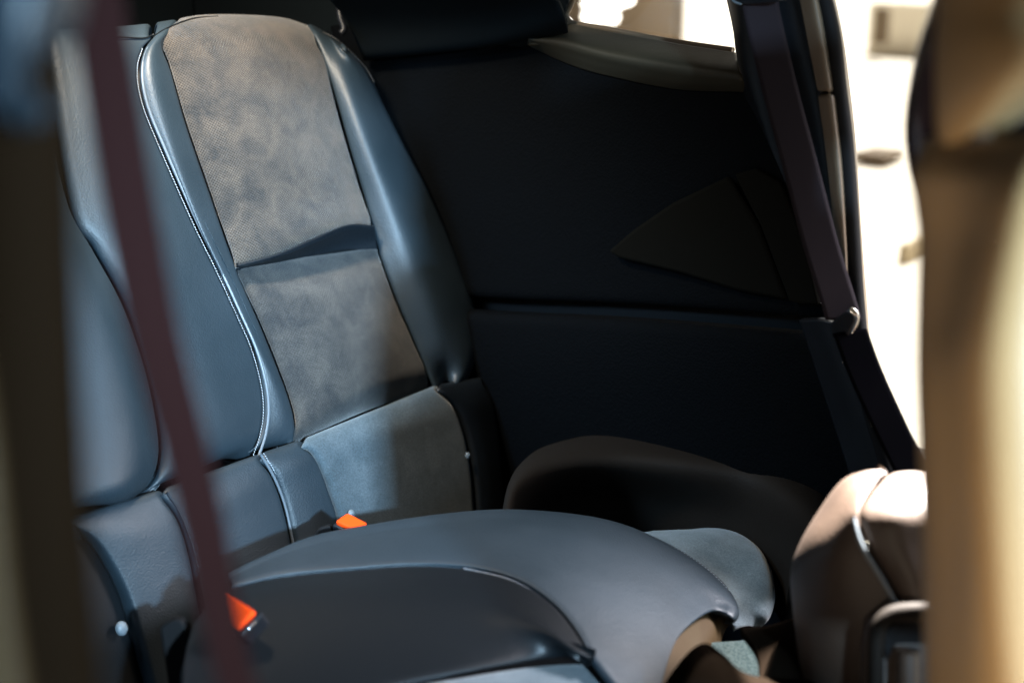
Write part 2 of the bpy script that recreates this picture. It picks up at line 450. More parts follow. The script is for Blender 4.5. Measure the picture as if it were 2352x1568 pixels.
# quarter window with sill, frame and glass
sill = loft('window_sill', [W([(1215, 78), (1290, 54), (1400, 73), (1550, 99), (1690, 121)], YW+0.02), W([(1213, 88), (1292, 94), (1400, 122), (1550, 148), (1700, 170)], YW-0.03),
                            W([(1212, 96), (1300, 124), (1400, 150), (1550, 182), (1710, 196)], YW-0.02), W([(1210, 104), (1310, 150), (1400, 176), (1550, 205), (1710, 212)], YW+0.0)],
            'trim_olive', body, nu=24, nv=40, thick=0.012)
win = thing('quarter_window', '', 'x', BASE)
for k in ('label', 'category'): del win[k]
bpy.data.objects.remove(win)
fr_pts = [(1345, -60), (1312, 10), (1302, 30), (1304, 44), (1320, 54), (1400, 68), (1500, 88), (1600, 104), (1684, 116)]
fr = tube('window_frame', W(fr_pts, YW+0.03), 0.0045, 'pillar_tan', body, n=90, label='thin tan frame round the quarter window')
gl = prism('glass', W([(1340, -70), (1312, 10), (1304, 36), (1320, 52), (1400, 66), (1500, 86), (1600, 102), (1690, 116), (1690, -70)], YW+0.045), Y*0.004, 'glass', fr, 0)
# rear pillar trim and parcel shelf behind the backrest
loft('rear_pillar_trim', [W([(700, -60), (1000, -80), (1200, -120)], YW-0.22), W([(790, 40), (1060, 30), (1270, -10)], YW-0.10), W([(830, 125), (1090, 100), (1300, 62)], YW-0.045), W([(835, 140), (1095, 112), (1305, 76)], YW-0.02)],
     'lining', body, nu=24, nv=30, thick=0.01)
loft('rear_pillar_trim', [W([(1120, 100), (1200, 40), (1290, -90)], YW-0.02), W([(1200, 110), (1280, 60), (1330, -90)], YW-0.0)], 'lining', body, nu=10, nv=20, thick=0.02)
shelf = box('parcel_shelf', (-2.14, 1.05, 0.95), X, Y, Z, 0.38, 1.5, 0.02, 'lining', body, 0.004)
box('rear_bulkhead', (-2.34, 1.05, 0.9), X, Y, Z, 0.02, 1.5, 1.1, 'lining', body, 0.004)
box('rear_side_lining', (-1.96, 1.83, 0.8), X, Y, Z, 0.82, 0.02, 1.44, 'lining', body, 0.004)
# added sun blocker, and roof lining above the frame
box('sun_blocker', (-1.60, 1.92, 1.545), X, Y, Z, 1.50, 0.50, 0.02, 'lining', body, 0.004)  # unseen overhang added to keep sun off the cushion hump
box('side_sill', (-1.60, 1.84, 0.10), X, Y, Z, 1.60, 0.03, 0.50, 'plastic', body, 0.004)
box('roof_lining', (-1.0, 1.035, 1.52), X, Y, Z, 2.7, 1.33, 0.02, 'lining', body, 0.004)

# far door pillar: garnish, tan trim, rubber seal, sill
YP = YW-0.04
garn = loft('far_pillar', [W([(1655, -60), (1682, 60), (1690, 120), (1708, 215)], YW-0.0), W([(1680, -60), (1705, 60), (1728, 200), (1765, 330)], YP-0.03),
             W([(1790, -60), (1830, 100), (1862, 215), (1888, 380), (1915, 560), (1935, 720)], YP-0.03), W([(1822, -60), (1860, 100), (1880, 215), (1908, 380), (1930, 560), (1944, 720)], YP-0.045),], 'plastic', body, nu=26, nv=50, thick=0.01, label='black inner face of the far door pillar')
loft('pillar_trim', [W([(1826, -60), (1848, 60), (1878, 212)], YP-0.045), W([(1856, -60), (1880, 60), (1903, 212)], YP-0.055), W([(1872, -60), (1896, 60), (1920, 212)], YP-0.04)],
     'pillar_tan', garn, nu=16, nv=40, thick=0.008, dive={'b': (0.004, 0.006)}, label='upper tan length of pillar trim')
loft('pillar_trim', [W([(1878, 216), (1900, 380), (1918, 560), (1936, 720), (1960, 860), (2000, 980)], YP-0.045), W([(1904, 214), (1924, 380), (1938, 560), (1948, 720), (1975, 860), (2020, 990)], YP-0.055), W([(1923, 214), (1940, 380), (1950, 560), (1957, 720), (1985, 860), (2040, 1010)], YP-0.04)],
     'pillar_tan', garn, nu=16, nv=60, thick=0.008, dive={'t': (0.004, 0.006)}, label='lower tan length of pillar trim')
loft('pillar_backing', [W([(1840, 150), (1850, 260)], YP-0.025), W([(1925, 150), (1935, 260)], YP-0.025)], 'plastic', garn, nu=4, nv=6, thick=0.004)
tube('door_seal', W([(1872, -80), (1910, 70), (1926, 200), (1942, 330), (1956, 520), (1968, 700), (1990, 900), (2035, 1060), (2060, 1200)], YP-0.035), 0.011, 'rubber', garn, n=140)
loft('door_frame', [W([(1880, -80), (1916, 70), (1932, 200), (1948, 330), (1962, 520), (1975, 700), (1996, 900), (2030, 1060)], YP-0.02),
                    W([(1893, -80), (1928, 70), (1944, 200), (1958, 330), (1972, 520), (1987, 700), (2003, 860), (2040, 960)], YP+0.0),
                    W([(1900, -80), (1934, 70), (1952, 200), (1966, 330), (1978, 520), (1992, 700), (2006, 860), (2044, 960)], YP+0.05)],
     'pillar_tan', garn, nu=14, nv=60, thick=0.006)
# foot of the pillar and dark lower side trim
loft('pillar_foot', [W([(1835, 735), (1890, 900), (1950, 1090), (1980, 1240)], YW-0.04), W([(1890, 735), (1950, 900), (2010, 1060), (2060, 1240)], YW-0.06), W([(1960, 760), (2000, 900), (2060, 1060), (2120, 1240)], YW-0.06)],
     'plastic', garn, nu=16, nv=40, thick=0.01)
# sill below the door opening, hidden ground edge
box('side_sill', (-0.2, 1.84, 0.0), X, Y, Z, 1.18, 0.03, 0.36, 'plastic', body, 0.004)
prism('door_sill', W([(2000, 1060), (2110, 1090), (2200, 1120), (2700, 1300), (2700, 1700), (1990, 1500)], YW-0.02), Y*0.1, 'plastic', body, 0.004)

# near door pillar, out of focus at the left
npc = lambda pts: D(pts, 0)
npil = loft('near_pillar', [D([(-320, -900), (-300, 700), (-300, 1700)], 0.62),
                     D([(-90, -900), (-60, 700), (-40, 1700)], 0.585),
                     D([(30, -900), (80, 300), (95, 700), (110, 1200), (150, 1700)], 0.585),
                     D([(70, -900), (140, -100), (162, 300), (178, 700), (204, 1200), (250, 1700)], 0.60),
                     D([(60, -900), (130, -100), (152, 300), (168, 700), (194, 1200), (240, 1700)], 0.66)],
            'pillar_brown', body, nu=40, nv=50, thick=0.01, label='out of focus dark brown near door pillar')
loft('near_pillar_garnish', [D([(-270, -900), (-250, -150), (-200, 60), (-150, 260)], 0.57), D([(-40, -900), (0, -150), (20, 60), (30, 250)], 0.555), D([(60, -900), (120, -150), (118, 60), (110, 200)], 0.565), D([(130, -900), (192, -150), (184, 60), (158, 225)], 0.60)],
     'pillar_cover', body, nu=24, nv=30, thick=0.008, dive={'b': (0.03, 0.04)}, label='pale blue grey upper cover of the near pillar')
loft('near_pillar_edge', [D([(-160, 500), (-140, 1000), (-110, 1400), (-60, 1750)], 0.57), D([(-90, 700), (-46, 1000), (-10, 1400), (40, 1750)], 0.56), D([(-60, 700), (-14, 1000), (30, 1400), (88, 1750)], 0.575), D([(-65, 700), (-20, 1000), (22, 1400), (80, 1750)], 0.60)],
     'front_brown', body, nu=20, nv=30, thick=0.008, label='tan lower edge of the near pillar')

# ================================================================ rear seat
seat = thing('rear_seat', 'dark slate leather rear bench with grey suede inserts and silver piping', 'rear seat', (BASE.x+0.25, 1.25, 0.30))
S1 = [(352, 88), (330, 112), (319, 150), (320, 195), (335, 255), (370, 340), (410, 432), (452, 525), (500, 622), (545, 720), (580, 800), (602, 880), (608, 945), (600, 1000), (585, 1045)]
arc = [(104, 96), (124, 280), (168, 475), (220, 570), (290, 700), (342, 850), (370, 985), (371, 1060), (350, 1115), (325, 1150)]
I0 = [(372, 82), (378, 110), (398, 165), (430, 280), (478, 420), (520, 540), (549, 618)]
I0b = [(552, 630), (600, 740), (640, 840), (670, 920), (682, 975), (676, 1010), (668, 1030)]
I1 = [(730, 82), (744, 118), (770, 230), (802, 345), (840, 470), (868, 570)]
I1b = [(872, 588), (910, 690), (945, 770), (972, 830), (1002, 890)]
def top(c, hid=(0, 40, -0.10), sil=None):
    """add a hidden rear edge and the silhouette point to the head of a curve"""
    out = []
    if sil: out = [(sil[0], sil[1]+45, -0.11), (sil[0], sil[1]+6, -0.05), (sil[0], sil[1], -0.03)]
    return out+c

UP = Vector((-math.sin(REC), 0, math.cos(REC)))
fc0 = Vector((BASE.x, 1.06, BASE.z)) - NB*0.13 + UP*0.12
box('seat_frame', fc0, Y, UP, NB, 1.40, 0.92, 0.03, 'carpet_dark', seat, 0.004)
loft('backing', [B([(230, 140), (300, 500), (380, 800), (420, 1040)], -0.013), B([(720, 140), (850, 450), (960, 700), (1060, 840)], -0.013)], 'leather_dark', seat, nu=4, nv=12, thick=0.004)
loft('backing', [Lw([(60, 1240), (100, 1640)], -0.012), Lw([(600, 1060), (680, 1400)], -0.012), Lw([(1130, 885), (1170, 1260)], -0.012)], 'leather_dark', seat, nu=12, nv=12, thick=0.004)
# near backrest (left of the arc seam)
def nb(dx, dy, wv, last=None):
    pts = [(p[0]-dx, p[1]+dy, wv) for p in arc]
    if last: pts[-1] = last
    x0, y0 = pts[0][0], pts[0][1]
    return B([(x0, y0+45, -0.11), (x0, y0-14, -0.05), (x0, y0-20, -0.02)] + pts)
loft('backrest', [nb(430, 70, -0.02), nb(300, 50, 0.035), nb(160, 25, 0.045), nb(60, 6, 0.042, (285, 1172, 0.02)), nb(0, 0, 0)],
     'leather', seat, nu=60, nv=90, dive={'r': (0.014, 0.02), 'b': (0.02, 0.05)}, label='near backrest, mostly behind the pillar')
# centre backrest between the arc seam and the piping
cpl = [(230, 150, -0.10), (222, 72, -0.05), (222, 66, -0.02)]
cbk = loft('backrest', [B([(120, 150, -0.1), (100, 80, -0.05), (100, 72, -0.03), (110, 110)] + [(168, 300), (230, 475), (280, 570), (320, 680), (350, 800), (371, 985), (371, 1060), (350, 1115), (325, 1150)][0:0] + arc[2:]),
                B([(235, 130, -0.10), (228, 72, -0.045), (228, 66, -0.025), (232, 92, 0.0), (232, 200, 0.01), (250, 350, 0.012), (300, 500, 0.016), (365, 650, 0.018), (425, 800, 0.018), (470, 930, 0.018), (478, 1020, 0.012), (462, 1070, 0.0), (450, 1100, -0.02)]),
                B([(342, 110, -0.10), (345, 62, -0.045), (345, 56, -0.025), (344, 80, 0)] + S1)],
     'leather', seat, nu=60, nv=110, dive={'l': (0.012, 0.018), 'r': (0.006, 0.010), 'b': (0.03, 0.05)}, label='centre backrest panel')
tube('seam', B([(225, 88, 0.003), (280, 86, 0.004), (330, 88, 0.002), (352, 80, 0.0)]), 0.0012, 'leather_dark', cbk, n=30)
# far backrest
far = loft('backrest', [B([(348, 130, -0.10), (352, 62, -0.045), (360, 54, -0.025), (352, 84, 0)] + S1[1:]),
                B([(372, 130, -0.10), (390, 56, -0.045), (392, 50, -0.022), (366, 84, 0.006), (350, 115, 0.012), (352, 165, 0.014), (378, 270, 0.012), (420, 400, 0.010), (470, 530, 0.008), (530, 660, 0.006), (585, 780, 0.006), (630, 880, 0.006), (650, 960, 0.006), (645, 1010, -0.004), (635, 1040, -0.02)]),
                B([(395, 130, -0.10), (405, 54, -0.045), (405, 48, -0.022), (388, 78, 0.004)] + I0[1:] + I0b)],
     'leather', seat, nu=36, nv=110, dive={'l': (0.005, 0.008), 'r': (0.008, 0.012), 'b': (0.02, 0.03)}, label='far backrest in leather with suede insert')
SIL = [(405, 46), (460, 38), (560, 38), (640, 44), (700, 58)]
RIDGE, CREASE = [], []
def upins():
    cs = []
    l = I0; r = I1
    tops = [(405, 47), (470, 38), (570, 38), (655, 46), (722, 68)]
    for k, t in enumerate([0, 0.28, 0.55, 0.8, 1.0]):
        ls, rs = spline([Vector((p[0], p[1], 0)) for p in l], 9), spline([Vector((p[0], p[1], 0)) for p in r], 9)
        tx, ty = tops[k]
        c = [(tx+6, ty+70, -0.11), (tx, ty+5, -0.05), (tx, ty, -0.025)]
        bow = 0.016*math.sin(math.pi*t)
        for j in range(9):
            p = ls[j].lerp(rs[j], t); q = j/8
            ypx = p.y
            if j == 0: ypx = ty+34
            wv = bow*(0.8+0.5*math.sin(math.pi*min(1, q*1.0))) + 0.008
            if j == 0: wv = 0.0 + bow*0.5
            if j == 8: ypx += 16*math.sin(math.pi*t)*0.6; wv = -0.004
            if j == 7: continue
            if k == 0: wv = 0.0
            if k == 4: wv = 0.0
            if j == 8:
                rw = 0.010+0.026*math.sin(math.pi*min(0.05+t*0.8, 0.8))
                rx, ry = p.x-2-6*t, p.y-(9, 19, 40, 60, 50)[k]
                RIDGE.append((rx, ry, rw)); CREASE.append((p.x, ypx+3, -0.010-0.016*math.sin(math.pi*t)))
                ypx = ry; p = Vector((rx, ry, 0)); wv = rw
            c.append((p.x, ypx, wv))
        cs.append(B(c))
    return cs
ui = loft('insert', upins(), 'suede', far, nu=80, nv=130, dive={'l': (0.007, 0.010), 'r': (0.004, 0.008), 'b': (0.012, 0.028)}, label='upper perforated suede insert')
loft('crease_shade', [B([(a, b-3, c_-0.004) for a, b, c_ in RIDGE]), B([(a, b+3, c_-0.004) for a, b, c_ in RIDGE]), B([(0.5*(a[0]+b[0]), 0.45*a[1]+0.55*b[1], 0.35*a[2]+0.65*b[2]-0.004) for a, b in zip(RIDGE, CREASE)]), B(CREASE)], 'crease_dark', far, nu=24, nv=60, thick=0.006, label='dark smooth strip painting the crease shade under the upper insert')  # dark strip added where the crease only lies in shade
def loins():
    cs = []
    ls, rs = spline([Vector((p[0], p[1], 0)) for p in I0b], 8), spline([Vector((p[0], p[1], 0)) for p in I1b], 8)
    for t in (0, 0.25, 0.5, 0.75, 1.0):
        c = []
        for j in range(8):
            p = ls[j].lerp(rs[j], t); q = j/7
            wv = 0.030*math.sin(math.pi*t)*math.sin(math.pi*(0.12+0.8*q))
            if j == 0:
                c.append((p.x-6, p.y-26, -0.022)); c.append((p.x-3, p.y-12, -0.008)); continue
            c.append((p.x, p.y, wv if 0 < t < 1 else 0))
        cs.append(B(c))
    return cs
li = loft('insert', loins(), 'suede_soft', far, nu=80, nv=90, dive={'l': (0.007, 0.010), 'r': (0.004, 0.008), 'b': (0.03, 0.05)}, label='lower perforated suede insert')
# outer bolster of the far backrest
OB = [(742, 74), (800, 112), (845, 165), (880, 240), (925, 330), (980, 430), (1022, 520), (1062, 620), (1090, 710), (1100, 790), (1085, 850), (1060, 885)]
bol = loft('bolster', [B([(712, 130, -0.11), (705, 60, -0.05), (714, 60, -0.02), (732, 96, 0)] + I1[2:] + I1b),
                 B([(740, 150, -0.11), (735, 76, -0.05), (742, 74, -0.02), (775, 120, 0.012), (812, 230, 0.026), (852, 340, 0.032), (905, 470, 0.034), (950, 580, 0.034), (985, 680, 0.032), (1010, 760, 0.026), (1020, 820, 0.015), (1025, 875, -0.01)]),
                 B([(742, 150, -0.11), (748, 82, -0.05)] + [(p[0]-16, p[1], 0.018) for p in OB[1:]]),
                 B([(742, 150, -0.11), (745, 80, -0.05)] + [(p[0], p[1], -0.012) for p in OB[1:]]),
                 B([(742, 150, -0.12), (745, 84, -0.08)] + [(p[0]-6, p[1]+4, -0.13) for p in OB[1:]])],
     'leather', far, nu=60, nv=100, dive={'l': (0.005, 0.010)}, label='smooth outer bolster')
loft('bolster_side', [B([(918, 296), (975, 400), (1018, 485)], -0.03), B([(938, 312), (1010, 410), (1024, 470)], -0.045), B([(930, 320), (990, 420), (1020, 500)], -0.09)], 'leather', far, nu=10, nv=20, thick=0.004)
tube('seam', B([(738, 72, -0.018), (780, 96, 0.0), (835, 150, 0.014), (860, 190, 0.02)]), 0.0012, 'leather_dark', bol, n=30)
# piping cord and stitch row down the inner edge of the far backrest
tube('piping', B([(p[0]+9, p[1]+2, 0.004) for p in S1]), 0.0022, 'piping', far, n=200)
stitches('stitching', B([(p[0]-3, p[1], 0.0045) for p in S1[1:]]), far)
tube('seam', B([(352, 84, 0.0), (375, 70, -0.004), (410, 54, -0.012), (450, 42, -0.02), (500, 38, -0.024)]), 0.0014, 'leather_dark', far, n=40)

# lower strip of the backrest
def strip(name, tl, tr, ml, bl, br, m, w=0.03, label=None, dl=0.010, dr=0.010, par=None, n=5):
    """panel of the lower strip: top edge tl..tr tucked under the backrest, seam curves down each side"""
    cs = []
    for k in range(n):
        t = k/(n-1); s = math.sin(math.pi*t)
        A = [Vector((p[0], p[1], 0)) for p in ml]; Bc = [Vector((p[0], p[1], 0)) for p in bl]
        a, b = spline(A, 7), spline(Bc, 7)
        c = []
        for j in range(7):
            p = a[j].lerp(b[j], t)
            c.append((p.x, p.y, w+0.006*s))
        c = [(c[0][0], c[0][1]+18, -0.05), (c[0][0], c[0][1]+3, w-0.030), (c[0][0], c[0][1]+1, w-0.016)] + [(c[0][0]+2, c[0][1]+14, w-0.004)] + c[1:]
        cs.append(Lw(c))
    return loft(name, cs, m, par or seat, nu=44, nv=70, dive={'l': (dl, 0.012), 'r': (dr, 0.012)}, label=label)
q1 = [(150, 1190), (200, 1230), (235, 1280), (270, 1330), (295, 1400), (315, 1470), (350, 1600)]
q2 = [(372, 1122), (398, 1160), (422, 1215), (440, 1275), (452, 1340), (470, 1440), (480, 1600)]
q3 = [(598, 1040), (625, 1085), (645, 1130), (660, 1180), (675, 1255), (690, 1350)]
q4 = [(694, 1008), (725, 1045), (748, 1090), (765, 1140), (780, 1185), (795, 1260)]
q5 = [(1005, 882), (1040, 925), (1065, 980), (1080, 1040), (1090, 1110), (1098, 1230)]
q6 = [(1112, 864), (1140, 930), (1150, 1000), (1160, 1100), (1168, 1230)]
low = strip('lower_backrest', 0, 0, q2, q3, 0, 'leather', label='leather lower strip of the backrest')
strip('panel', 0, 0, q3, q4, 0, 'leather', par=low, label='narrow leather panel by the piping')
strip('panel', 0, 0, q4, q5, 0, 'suede_blue', par=low, label='grey suede panel')
strip('panel', 0, 0, q5, q6, 0, 'leather_dark', par=low, label='dark leather end panel')
q0 = [(20, 1225), (60, 1290), (90, 1400), (110, 1500), (120, 1600)]
strip('panel', 0, 0, q1, q2, 0, 'leather', par=low, w=0.035, label='near leather panel with rolled edge', dl=0.03, dr=0.01)
strip('panel', 0, 0, q0, [(p[0]+10, p[1]+0) for p in q1], 0, 'leather_dark', w=0.010, par=low, label='recessed dark panel with a stud')
tube('piping', Lw([(p[0], p[1]+2, 0.026+0.002) for p in q3[0:]]), 0.0022, 'piping', low, n=80)
stitches('stitching', Lw([(p[0]+7, p[1], 0.029) for p in q3]), low)
tube('piping', Lw([(p[0]+10, p[1]+8, 0.030) for p in q2]), 0.0020, 'leather', low, n=80)
def stud(px, py, w, r):
    c = Lw([(px, py, w)])[0]; n = NL
    a = Y; b = n.cross(a).normalized()
    vs, fs = [], []
    rings = [(1.0, 0), (1.0, 0.35), (0.8, 0.62), (0.45, 0.78), (0.02, 0.82)]
    for rr, hh in rings:
        for k in range(20):
            an = 2*math.pi*k/20; vs.append(c+(a*math.cos(an)+b*math.sin(an)*1.15)*r*rr+n*r*hh)
    for i in range(len(rings)-1):
        for k in range(20): fs.append((i*20+k, i*20+(k+1) % 20, (i+1)*20+(k+1) % 20, (i+1)*20+k))
    mesh('stud', vs, fs, 'stud', low)
stud(278, 1442, 0.024, 0.0085); stud(806, 1180, 0.036, 0.0062); stud(1074, 1046, 0.034, 0.005)

# cushion: leather hump between two suede seats
ZC = 0.47
def hdrop(px, py):      # the hump slopes down towards its front end
    q = min(1.0, max(0.0, (px+0.25*(py-1200)-1230)/480)); return 0.095*q**1.7
K0 = [(560, 1350), (720, 1290), (1000, 1240), (1150, 1228), (1300, 1236), (1420, 1262), (1530, 1310), (1615, 1360), (1660, 1400), (1672, 1425), (1668, 1445)]
K1 = [(528, 1316), (600, 1280), (720, 1231), (850, 1205), (1000, 1182), (1150, 1170), (1300, 1178), (1420, 1200), (1530, 1245), (1620, 1300), (1675, 1352), (1697, 1400), (1690, 1425)]
Kq = [(530, 1324), (720, 1252), (1000, 1205), (1150, 1196), (1300, 1208), (1420, 1240), (1520, 1290), (1590, 1338), (1630, 1372), (1644, 1386), (1640, 1400)]
Km = [(533, 1332), (720, 1272), (950, 1236), (1150, 1232), (1290, 1256), (1390, 1300), (1470, 1355), (1525, 1405), (1550, 1435), (1560, 1452), (1556, 1468)]
Kn = [(536, 1339), (700, 1294), (850, 1272), (1000, 1264), (1150, 1270), (1260, 1305), (1350, 1362), (1420, 1425), (1470, 1490), (1502, 1540), (1512, 1600)]
K2 = [(540, 1345), (650, 1320), (800, 1305), (950, 1295), (1080, 1302), (1190, 1330), (1270, 1382), (1322, 1442), (1362, 1510), (1415, 1575), (1470, 1650)]
def hz(pts, z, zend, start=0.7):
    n = len(pts); out = []
    for i, p in enumerate(pts):
        out.append(hit(p[0], p[1], (0, 0, z-hdrop(p[0], p[1])), Z))
    return out
cush = loft('cushion', [hz(K0, ZC-0.09, ZC-0.10), hz(K1, ZC-0.012, ZC-0.022), hz(Kq, ZC-0.001, ZC-0.008), hz(Km, ZC+0.006, ZC-0.002), hz(Kn, ZC+0.009, ZC-0.0), hz(K2, ZC+0.008, ZC-0.004)],
            'leather', seat, nu=70, nv=130, dive={'r': (0.006, 0.012), 'b': (0.003, 0.01)}, label='raised centre hump of the cushion')
K3 = [(415, 1660), (470, 1650), (560, 1640), (700, 1630), (900, 1572), (1100, 1532), (1250, 1512), (1362, 1520)]
K2s = [(448, 1420), (490, 1365), (540, 1345), (650, 1320), (800, 1305), (950, 1295), (1080, 1302), (1190, 1330), (1270, 1382), (1322, 1442), (1362, 1510)]
K25 = [(425, 1510), (500, 1440), (600, 1400), (800, 1385), (950, 1380), (1080, 1385), (1180, 1410), (1250, 1445), (1310, 1490), (1362, 1514)]
loft('bolster', [H([(a, b, -hdrop(a, b)) for a, b in K2s], ZC+0.008), H([(a, b, -hdrop(a, b)) for a, b in K25], ZC+0.010), H([(a, b, -hdrop(a, b)) for a, b in K3], ZC-0.016)], 'leather_dark', cush, nu=60, nv=90, dive={'l': (0.006, 0.012), 'r': (0.004, 0.012)}, label='black leather side bolster')
sc1 = [(1080, 1300, 0.0), (1190, 1328, 0.0), (1270, 1380, 0.0), (1322, 1440, 0.0), (1361, 1508, 0)]
tube('piping', H([(p[0], p[1]-1, -hdrop(p[0], p[1])) for p in K2s[2:]], ZC+0.008), 0.0020, 'leather', cush, n=140)
tube('piping', H([(p[0]-14, p[1]+6, -hdrop(p[0], p[1])) for p in sc1], ZC+0.0065), 0.0018, 'piping', cush, n=80)
stitches('stitching', H([(a, b, 0.003-hdrop(a, b)) for a, b in ((1000, 1184), (1150, 1172), (1300, 1180), (1420, 1203), (1530, 1248), (1620, 1303), (1674, 1355))], ZC-0.010), cush, pitch=0.005)
# near suede seat
HD = lambda pts, z: H([(a, b, -hdrop(a, b)) for a, b in pts], z)
loft('insert', [HD([(700, 1660), (900, 1578), (1100, 1538), (1250, 1518), (1355, 1518), (1410, 1560), (1470, 1640)], ZC-0.022), HD([(700, 1760), (900, 1660), (1100, 1620), (1250, 1600), (1330, 1600), (1400, 1640), (1440, 1700)], ZC-0.015)],
     'suede_blue', cush, nu=30, nv=60, dive={'l': (0.012, 0.02)}, label='near suede seat cushion')
# front end face of the hump, the warm light on it painted as brown
FE = [(1694, 1404), (1672, 1402), (1640, 1392), (1600, 1420), (1560, 1454), (1532, 1500), (1516, 1560), (1512, 1620)]
def depth_at_z(px, py, z):
    return (hit(px, py, (0, 0, z), Z)-CAM).dot(AX_F)
fed = [depth_at_z(px, py, ZC-0.012-hdrop(px, py)) for px, py in FE]
F2 = [(1690, 1424), (1676, 1420), (1658, 1424), (1634, 1462), (1604, 1500), (1584, 1545), (1568, 1600), (1560, 1680)]
F3 = [(1684, 1432), (1674, 1436), (1664, 1452), (1650, 1500), (1636, 1550), (1622, 1600), (1610, 1660), (1600, 1740)]
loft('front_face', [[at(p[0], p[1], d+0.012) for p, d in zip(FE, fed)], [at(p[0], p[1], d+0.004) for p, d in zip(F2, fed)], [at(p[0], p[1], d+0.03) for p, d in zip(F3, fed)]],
     'front_brown', cush, nu=24, nv=50, thick=0.006, label='front face of the hump, painted brown for warm light')
# far suede cushion
def HI(pts, z):
    return H([(p[0], p[1], (p[2] if len(p) > 2 else 0)-0.74*hdrop(p[0], p[1])) for p in pts], z-0.012)
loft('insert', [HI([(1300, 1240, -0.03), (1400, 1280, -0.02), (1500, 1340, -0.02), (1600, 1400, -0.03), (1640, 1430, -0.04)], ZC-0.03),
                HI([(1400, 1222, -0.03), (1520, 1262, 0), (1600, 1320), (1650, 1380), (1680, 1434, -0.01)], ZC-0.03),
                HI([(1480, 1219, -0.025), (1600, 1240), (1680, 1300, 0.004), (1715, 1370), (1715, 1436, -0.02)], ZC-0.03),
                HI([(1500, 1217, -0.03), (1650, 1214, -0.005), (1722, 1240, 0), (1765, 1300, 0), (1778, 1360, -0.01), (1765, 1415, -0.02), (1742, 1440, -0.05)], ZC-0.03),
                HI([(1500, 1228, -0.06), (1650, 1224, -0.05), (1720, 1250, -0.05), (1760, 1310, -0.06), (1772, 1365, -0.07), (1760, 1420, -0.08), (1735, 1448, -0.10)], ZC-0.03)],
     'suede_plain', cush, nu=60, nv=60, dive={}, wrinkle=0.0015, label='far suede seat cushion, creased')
# far dark side bolster over the wheel arch
G1 = [(1150, 1190), (1168, 1110), (1200, 1060), (1260, 1022), (1400, 993), (1550, 998), (1750, 1012), (1850, 1075), (1905, 1150), (1915, 1240)]
loft('bolster', [H([(p[0]+ (14 if p[0] < 1300 else 0), p[1]+20, 0) for p in G1], 0.36), H(G1, 0.44),
                 H([(1165, 1200), (1190, 1130), (1240, 1085), (1320, 1060), (1420, 1050), (1560, 1060), (1720, 1080), (1800, 1130), (1850, 1190), (1865, 1260)], 0.455),
                 H([(1180, 1230), (1230, 1180), (1300, 1160), (1400, 1150), (1500, 1160), (1600, 1175), (1700, 1200), (1760, 1240), (1800, 1290), (1815, 1340)], 0.37),
                 H([(1200, 1300), (1260, 1290), (1340, 1280), (1420, 1280), (1500, 1290), (1600, 1310), (1700, 1340), (1760, 1380), (1790, 1420), (1800, 1460)], 0.27)],
     'mound', cush, nu=60, nv=80, label='dark brown far side bolster')
tube('seam', H([(1775, 1008, 0), (1815, 1028, 0.004), (1843, 1058, 0.004), (1862, 1084, 0.002)], 0.445), 0.0016, 'rubber', cush, n=30)

# floor carpet and what stands before the bench
fc = thing('floor_mat', '', 'x', (0, 0, 0)); bpy.data.objects.remove(fc)
prism('floor_mat', [at(px, py, d) for px, py, d in ((1560, 1478, 1.86), (1790, 1462, 1.86), (1840, 1600, 1.78), (1640, 1640, 1.78))], Z*-0.01, 'carpet', None, 0.002,
      origin=at(1700, 1520, 1.82))
tag(bpy.data.objects['floor_mat'], 'pale grey green carpet mat on the floor before the rear bench', 'floor mat')
tun = thing('centre_console', 'dark brown console with rounded top on the floor before the bench', 'console', at(1700, 1600, 1.5))
loft('console_body', [D([(1480, 1640), (1560, 1520), (1615, 1476), (1660, 1500), (1720, 1548), (1860, 1562)], 1.60), D([(1480, 1720), (1570, 1580), (1640, 1540), (1700, 1570), (1760, 1600), (1900, 1600)], 1.52), D([(1480, 1800), (1900, 1750)], 1.45)],
     'matte_dark', tun, nu=24, nv=50, thick=0.01)
loft('console_side', [D([(1700, 1440), (1760, 1436), (1820, 1420), (1850, 1420)], 1.74), D([(1740, 1500), (1790, 1500), (1860, 1500)], 1.66), D([(1745, 1570), (1790, 1570), (1870, 1570)], 1.62)],
     'matte_dark', tun, nu=14, nv=24, thick=0.01)

